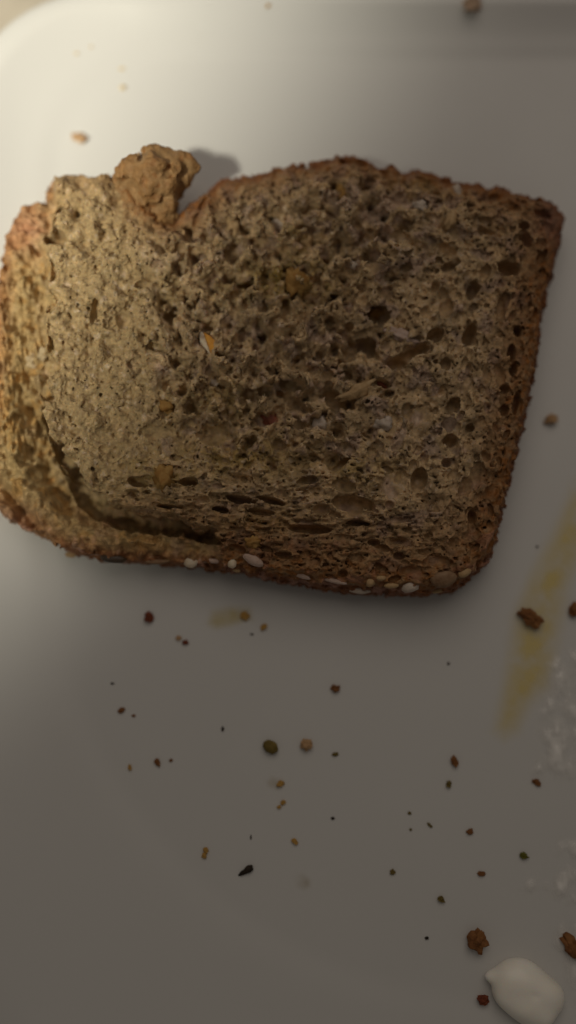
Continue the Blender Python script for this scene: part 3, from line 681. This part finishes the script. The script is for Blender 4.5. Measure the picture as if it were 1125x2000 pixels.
CR = [(920, 16, 19, 17, 0, 'crumb_pinkish', 'pinkish tan bread crumb at the plate rim, alone'), (156, 271, 15, 9, -25, 'crumb_tan', 'orange tan crumb on the brightly lit plate beside the torn crust lump'),
      (240, 172, 6, 5, 0, 'crumb_pale', 'tiny pale yellow crumb on the brightly lit plate beyond the torn lump'), (238, 135, 6, 3, 15, 'crumb_pale', 'tiny pale yellow crumb on the brightly lit plate beyond the torn lump'), (150, 105, 4, 3, 0, 'crumb_pale', 'tiny pale yellow crumb on the brightly lit plate beyond the torn lump'), (178, 92, 3, 3, 0, 'crumb_pale', 'tiny pale yellow crumb on the brightly lit plate beyond the torn lump'), (523, 12, 5, 4, 40, 'crumb_ochre', 'tiny ochre crumb alone at the raised plate rim'),
      (1076, 820, 14, 11, 0, 'crumb_tan', 'pale tan crumb on the plate beside the straight crust edge'), (1035, 1208, 23, 15, -35, 'crumb_brown', 'chunky dark brown crust crumb lying on the yellow smear'),
      (1122, 1190, 12, 16, 0, 'crumb_brown', 'brown crumb beyond the yellow smear from the bread'), (292, 1205, 9, 11, 10, 'crumb_red', 'dark red brown crumb on the plate below the dark seed in the crust'),
      (362, 1255, 7, 5, -15, 'crumb_red', 'small dark red crumb touching a pale tan crumb'), (349, 1246, 6, 5, 0, 'crumb_tan', 'tiny pale tan crumb touching a dark red crumb'), (515, 1225, 8, 6, 35, 'crumb_ochre', 'ochre crumb beside a black speck just under the seeded crust'), (492, 1239, 4, 2, -15, 'crumb_black', 'tiny black speck beside an ochre crumb near the yellow stain'),
      (478, 1203, 9, 8, 0, 'crumb_ochre', 'ochre crumb lying in the faint yellow stain under the bread'), (220, 1335, 4, 2, 0, 'crumb_black', 0), (238, 1387, 8, 5, 30, 'crumb_brown', 'small brown wedge shaped crumb beside a tiny round brown fleck'), (261, 1398, 4, 3, 20, 'crumb_brown', 'tiny round brown fleck beside a brown wedge shaped crumb'), (435, 1424, 3, 5, 0, 'crumb_black', 0),
      (528, 1458, 17, 13, -35, 'crumb_olive', 'dark olive brown oval seed lying on the plate'), (599, 1454, 11, 11, 0, 'crumb_tan', 'round orange tan crumb beside the oval olive seed'), (655, 1345, 9, 7, 0, 'crumb_brown', 'lone reddish brown crumb between the bread crust and the round tan crumb'), (655, 1473, 6, 4, 0, 'crumb_olive', 'small olive speck beside the round orange tan crumb'),
      (308, 1489, 5, 9, 20, 'crumb_brown', 'upright thin brown crumb with a faint fleck at its side'), (334, 1485, 4, 3, 0, 'crumb_brown', 'faint brown fleck at the side of an upright thin crumb'), (254, 1499, 4, 6, 15, 'crumb_ochre', 'tiny ochre crumb beside an upright thin brown crumb'), (548, 1531, 8, 6, 20, 'crumb_ochre', 'ochre crumb in the faint round brownish stain'), (553, 1567, 6, 5, 40, 'crumb_ochre', 'one of two touching ochre crumbs beneath the brownish stain'), (545, 1576, 4, 4, 0, 'crumb_ochre', 'one of two touching ochre crumbs beneath the brownish stain'),
      (887, 1487, 7, 10, 15, 'crumb_brown', 'oval brown crumb standing just above a dark olive speck'), (876, 1531, 6, 7, 0, 'crumb_olive', 'dark olive speck just below an oval brown crumb'), (1047, 1527, 9, 6, -25, 'crumb_brown', 'small brown crumb at the edge of the clear greasy smear'), (876, 1296, 3, 3, 0, 'crumb_black', 0), (1049, 1068, 2.5, 2.5, 0, 'crumb_black', 'tiny black speck between the bread crust and the yolk streak'), (650, 1598, 4, 3, 0, 'crumb_black', 0),
      (800, 1588, 4, 3, -20, 'crumb_olive', 'one of two tiny olive specks beside the thin slanted speck'), (802, 1620, 3, 2.5, 0, 'crumb_olive', 'one of two tiny olive specks beside the thin slanted speck'), (839, 1611, 6, 3, -45, 'crumb_olive', 'thin slanted dark olive speck on the plate'), (917, 1624, 7, 6, 0, 'crumb_brown', 'brown crumb next to a thin slanted olive speck'), (1023, 1671, 9, 6, -20, 'crumb_green', 'small green herb fleck beside the whitish smear'), (767, 1703, 6, 5, 0, 'crumb_olive', 'lone squarish olive speck on the bare plate'),
      (941, 1706, 8, 5, -5, 'crumb_brown', 'flat brown crumb between the whitish smear and an olive speck'), (861, 1756, 8, 6, -35, 'crumb_olive', 'slanted olive brown speck above the rusty brown crumb'), (833, 1832, 4, 3, 0, 'crumb_black', 'tiny black speck beside the large rusty brown crumb'), (931, 1834, 18, 20, 0, 'crumb_brown', 'large rounded rusty brown crumb near the white dollop'), (1114, 1846, 15, 27, 35, 'crumb_brown', 'long brown crust crumb beside the white dollop and clear smear'),
      (943, 1950, 12, 10, -10, 'crumb_red', 'dark reddish crumb right next to the white dollop'), (575, 1643, 8, 5, -35, 'crumb_ochre', 'lone ochre crumb between the brownish stain and the round yellowish stain'), (402, 1660, 5, 6, 20, 'crumb_ochre', 'one of two touching ochre crumbs near the charred sliver'), (399, 1671, 5, 6, 0, 'crumb_ochre', 'one of two touching ochre crumbs near the charred sliver'), (490, 1635, 2, 5, 0, 'crumb_black', 'thin upright black speck next to the charred sliver'), (881, 1158, 4, 3, 0, 'crumb_brown', 'tiny brown crumb touching the seeded bottom crust')]
for k, (px, py, a, b_, rot, mk, lb) in enumerate(CR):
    hz = min(a, b_) * 0.75
    big = max(a, b_) > 8
    nm_ = 'seed' if lb and 'oval seed' in lb else ('herb_fleck' if lb and 'herb' in lb else ('speck' if mk in ('crumb_black',) else 'bread_crumb'))
    me = blob(nm_, 0.92e-4, 200 + k, .10 if nm_ == 'seed' else .45, 3 if big else 2, 1.7, (a, b_, hz), nm_ != 'seed')
    zmin = min(v.co.z for v in me.vertices)
    o = link(nm_, me, MATS[mk])
    p = W(px, py, 0.0)
    hit = PLATE_BVH.ray_cast(CPOS, (W(px, py, 0.0) - CPOS).normalized())[0]
    o.location = (hit.x, hit.y, hit.z - zmin - 0.00008); o.rotation_euler = (0, 0, math.radians(rot))
    if lb: tag(o, lb, 'seed' if nm_ == 'seed' else ('herb' if nm_ == 'herb_fleck' else 'crumb'), 'crumbs scattered on the plate')
    else: tag(o, TINY[mk][0], 'crumb', TINY[mk][1])

# a curved charred sliver
def tube(pts, rs, name, seg=8):
    V, F = [], []
    for i, (p, r) in enumerate(zip(pts, rs)):
        p = Vector(p); d = (Vector(pts[min(i + 1, len(pts) - 1)]) - Vector(pts[max(i - 1, 0)])).normalized()
        u = d.cross(Vector((0, 0, 1))).normalized(); v = u.cross(d)
        for s in range(seg):
            a = 2 * math.pi * s / seg
            V.append(p + (u * math.cos(a) + v * math.sin(a) * .7) * r)
    for i in range(len(pts) - 1):
        for s in range(seg):
            F.append((i * seg + s, i * seg + (s + 1) % seg, (i + 1) * seg + (s + 1) % seg, (i + 1) * seg + s))
    F.append(tuple(range(seg))[::-1]); F.append(tuple(range((len(pts) - 1) * seg, len(pts) * seg)))
    me = bpy.data.meshes.new(name); me.from_pydata([tuple(v) for v in V], [], F)
    me.polygons.foreach_set('use_smooth', np.ones(len(me.polygons), dtype=bool)); return me
sp = [(466, 1710, 1.5), (472, 1706, 4), (479, 1702, 5), (485, 1698, 7), (490, 1694, 6.5), (491, 1690, 2.5)]
c0 = W(479, 1702)
me = tube([W(x, y, r * .7e-4) - c0 for x, y, r in sp], [r * 1e-4 for _, _, r in sp], 'charred_sliver')
o = link('charred_sliver', me, MATS['crumb_black']); o.location = c0
tag(o, 'curved blackened crust sliver lying on the plate', 'crumb')

# ------------------------------------------------------------------ smears on the glaze
def film(name, poly, soft, thick, mat, label, cat, seed, wob=6.0, grid=4, ridge=0.0):
    P = np.array(poly, dtype=float)
    xs = np.arange(P[:, 0].min() - 12, P[:, 0].max() + 12, grid); ys = np.arange(P[:, 1].min() - 12, P[:, 1].max() + 12, grid)
    A, B = np.meshgrid(xs, ys, indexing='ij')
    nz_ = np.array([[mnoise.fractal(Vector((a / 40, b_ / 40, seed)), 1, 2, 4) for b_ in ys] for a in xs])
    nr = np.array([[mnoise.fractal(Vector((a / 26 + seed, b_ / 46, seed)), 1, 2, 3) for b_ in ys] for a in xs])
    sd = poly_sd(A, B, P) + wob * nz_
    cov = sstep(0, soft, -sd); 
    c0 = W(P[:, 0].mean(), P[:, 1].mean(), 0)
    V = []; 
    for i in range(len(xs)):
        for j in range(len(ys)):
            p = W(xs[i], ys[j], 0)
            V.append((p.x - c0.x, p.y - c0.y, 0.00003 + thick * cov[i, j] * (1 + ridge * nr[i, j])))
    F = []; ny = len(ys)
    ok = sd < 2
    for i in range(len(xs) - 1):
        for j in range(ny - 1):
            if ok[i, j] or ok[i + 1, j] or ok[i, j + 1] or ok[i + 1, j + 1]:
                F.append((i * ny + j, i * ny + j + 1, (i + 1) * ny + j + 1, (i + 1) * ny + j))
    me = mesh(name, V, F)
    # drop unused vertices
    bm = bmesh.new(); 
    cv_ = np.clip(cov * (0.72 + 0.6 * nz_), 0, 1) if not ridge else np.clip(cov * (0.24 + 0.55 * nr + .25 * nz_), 0, 1)
    a = me.attributes.new('film', 'FLOAT', 'POINT'); a.data.foreach_set('value', cv_.ravel().astype(np.float32))
    bm.from_mesh(me); bmesh.ops.delete(bm, geom=[v for v in bm.verts if not v.link_faces], context='VERTS')
    bmesh.ops.recalc_face_normals(bm, faces=bm.faces); bm.to_mesh(me); bm.free()
    if me.polygons[0].normal.z < 0: me.flip_normals()
    o = link(name, me, mat); o.location = c0
    return tag(o, label, cat)
def film_mat(name, col, maxa, rough, spec, bs=0):
    m, n, l, b = mat_new(name)
    b.inputs['Base Color'].default_value = (*col, 1); b.inputs['Roughness'].default_value = rough; b.inputs['Specular IOR Level'].default_value = spec
    a = n.new('ShaderNodeAttribute'); a.attribute_name = 'film'
    k = n.new('ShaderNodeMath'); k.operation = 'MULTIPLY'; k.inputs[1].default_value = maxa
    l.new(a.outputs['Fac'], k.inputs[0]); l.new(k.outputs[0], b.inputs['Alpha'])
    if bs: bump(n, l, b, bs, 0.0004, 0.8, 3)
    return m
M_YOLK = film_mat('yolk_film', (0.84, 0.63, 0.08), 0.48, 0.35, .4)
M_STAIN = film_mat('juice_stain', (0.66, 0.50, 0.08), 0.50, 0.5, .3)
M_STAIN2 = film_mat('brown_stain', (0.40, 0.30, 0.12), 0.35, 0.5, .3)
M_GREASE = film_mat('grease_film', (0.92, 0.90, 0.87), 1.3, 0.12, .7, 170)
film('yolk_smear', [(1190, 840), (1108, 930), (1064, 1030), (1018, 1116), (986, 1198), (972, 1290), (960, 1360), (946, 1434), (984, 1466), (1026, 1440), (1050, 1388), (1090, 1352), (1112, 1240), (1128, 1150), (1160, 1080), (1210, 1020)],
     56, .00012, M_YOLK, 'long streak of dried yellow egg yolk tapering across the plate', 'smear', 3.1)
film('yellow_stain', [(394, 1222), (408, 1186), (450, 1176), (496, 1180), (502, 1216), (458, 1230), (420, 1238)], 26, .00005, M_STAIN, 'faint yellow stain on the plate just below the bread crust', 'stain', 8.2, 4)
film('brown_stain', [(515, 1525), (530, 1512), (555, 1520), (560, 1538), (540, 1548), (520, 1540)], 16, .00005, M_STAIN2, 'faint brownish stain around an ochre crumb', 'stain', 5.2, 4)
film('pale_stain', [(572, 1710), (590, 1700), (612, 1712), (615, 1735), (595, 1745), (575, 1735)], 20, .00005, M_STAIN2, 'faint round yellowish stain apart from any crumb', 'stain', 6.2, 4)
film('grease_smear', [(1060, 1290), (1090, 1268), (1200, 1262), (1200, 1545), (1100, 1540), (1062, 1530), (1025, 1520), (1035, 1440), (1050, 1380)], 30, .0005, M_GREASE, 'clear glossy swirled grease smear beside the yolk streak', 'smear', 1.4, 12, 4, .9)
film('whitish_smear', [(985, 1735), (1000, 1705), (1060, 1690), (1080, 1640), (1200, 1600), (1200, 1790), (1120, 1780), (1060, 1760), (1010, 1760)], 30, .0005, M_GREASE, 'whitish lumpy smear between the green fleck and the white dollop', 'smear', 2.7, 14, 4, .9)
film('clear_smear', [(1062, 1840), (1080, 1795), (1200, 1770), (1200, 2080), (1090, 2080), (1105, 1985), (1090, 1900)], 30, .0005, M_GREASE, 'clear greasy smear surrounding the white dollop and long brown crumb', 'smear', 9.7, 10, 4, .9)

# ------------------------------------------------------------------ the white dollop
hd_ = 0.25
c0 = W(1029, 1943, .0025)
nd = (100, 90, 34)
ax_, ay_, az_ = np.meshgrid((np.arange(nd[0]) - nd[0] / 2) * hd_, (np.arange(nd[1]) - nd[1] / 2) * hd_, -0.6 + np.arange(nd[2]) * hd_, indexing='ij')
def sup(px, py, z, rx, ry, rz, ang, p):
    q_ = (W(px, py, .0025) - c0) * 1000; c_, s_ = math.cos(math.radians(ang)), math.sin(math.radians(ang))
    u, v = (ax_ - q_.x) * c_ + (ay_ - q_.y) * s_, -(ax_ - q_.x) * s_ + (ay_ - q_.y) * c_
    return ((np.abs(u / rx) ** p + np.abs(v / ry) ** p + np.abs((az_ - z) / rz) ** 2.2) ** (1 / p) - 1) * min(rx, ry, rz)
g_ = sup(1033, 1944, 1.6, 6.6, 5.1, 3.7, -34, 2.7)
g_ = smin(g_, sup(1006, 1912, 1.8, 3.6, 2.9, 2.9, 10, 2.2), 1.3)
g_ = smin(g_, sup(966, 1908, 1.7, 1.6, 1.0, 1.1, 5, 2.0), 1.5)
g_ = np.maximum(g_, -(sup(1042, 1938, 7.2, 3.6, 2.2, 2.2, -30, 2.0)) - .15)
nd1 = noise_tile(nd, (11, 11, 11), 31); g_ = np.maximum(g_ + .05 * nd1, -az_).astype(np.float32)
g_[0] = g_[-1] = 1; g_[:, 0] = g_[:, -1] = 1; g_[:, :, 0] = g_[:, :, -1] = 1
dc, dq = surface_nets(g_, (-nd[0] / 2 * hd_, -nd[1] / 2 * hd_, -0.6), hd_)
for _ in range(3):
    acc = np.zeros_like(dc); cn = np.zeros(len(dc))
    for i_, j_ in ((0, 1), (1, 2), (2, 3), (3, 0)):
        for p_, q_ in ((i_, j_), (j_, i_)):
            np.add.at(acc, dq[:, p_], dc[dq[:, q_]]); np.add.at(cn, dq[:, p_], 1)
    dc = dc * .5 + .5 * acc / cn[:, None]
me = mesh('white_dollop', dc / 1000, dq)
cen = (c0.x, c0.y)
M_DOLLOP = mottled('creamy_white', (0.95, 0.90, 0.80), (0.97, 0.93, 0.85), 120, .35, .45, .0001, 300, .15)
o = link('white_dollop', me, M_DOLLOP); o.location = (cen[0], cen[1], FLOOR)
tag(o, 'smooth creamy white oval dollop with a small pointed tip', 'dollop')
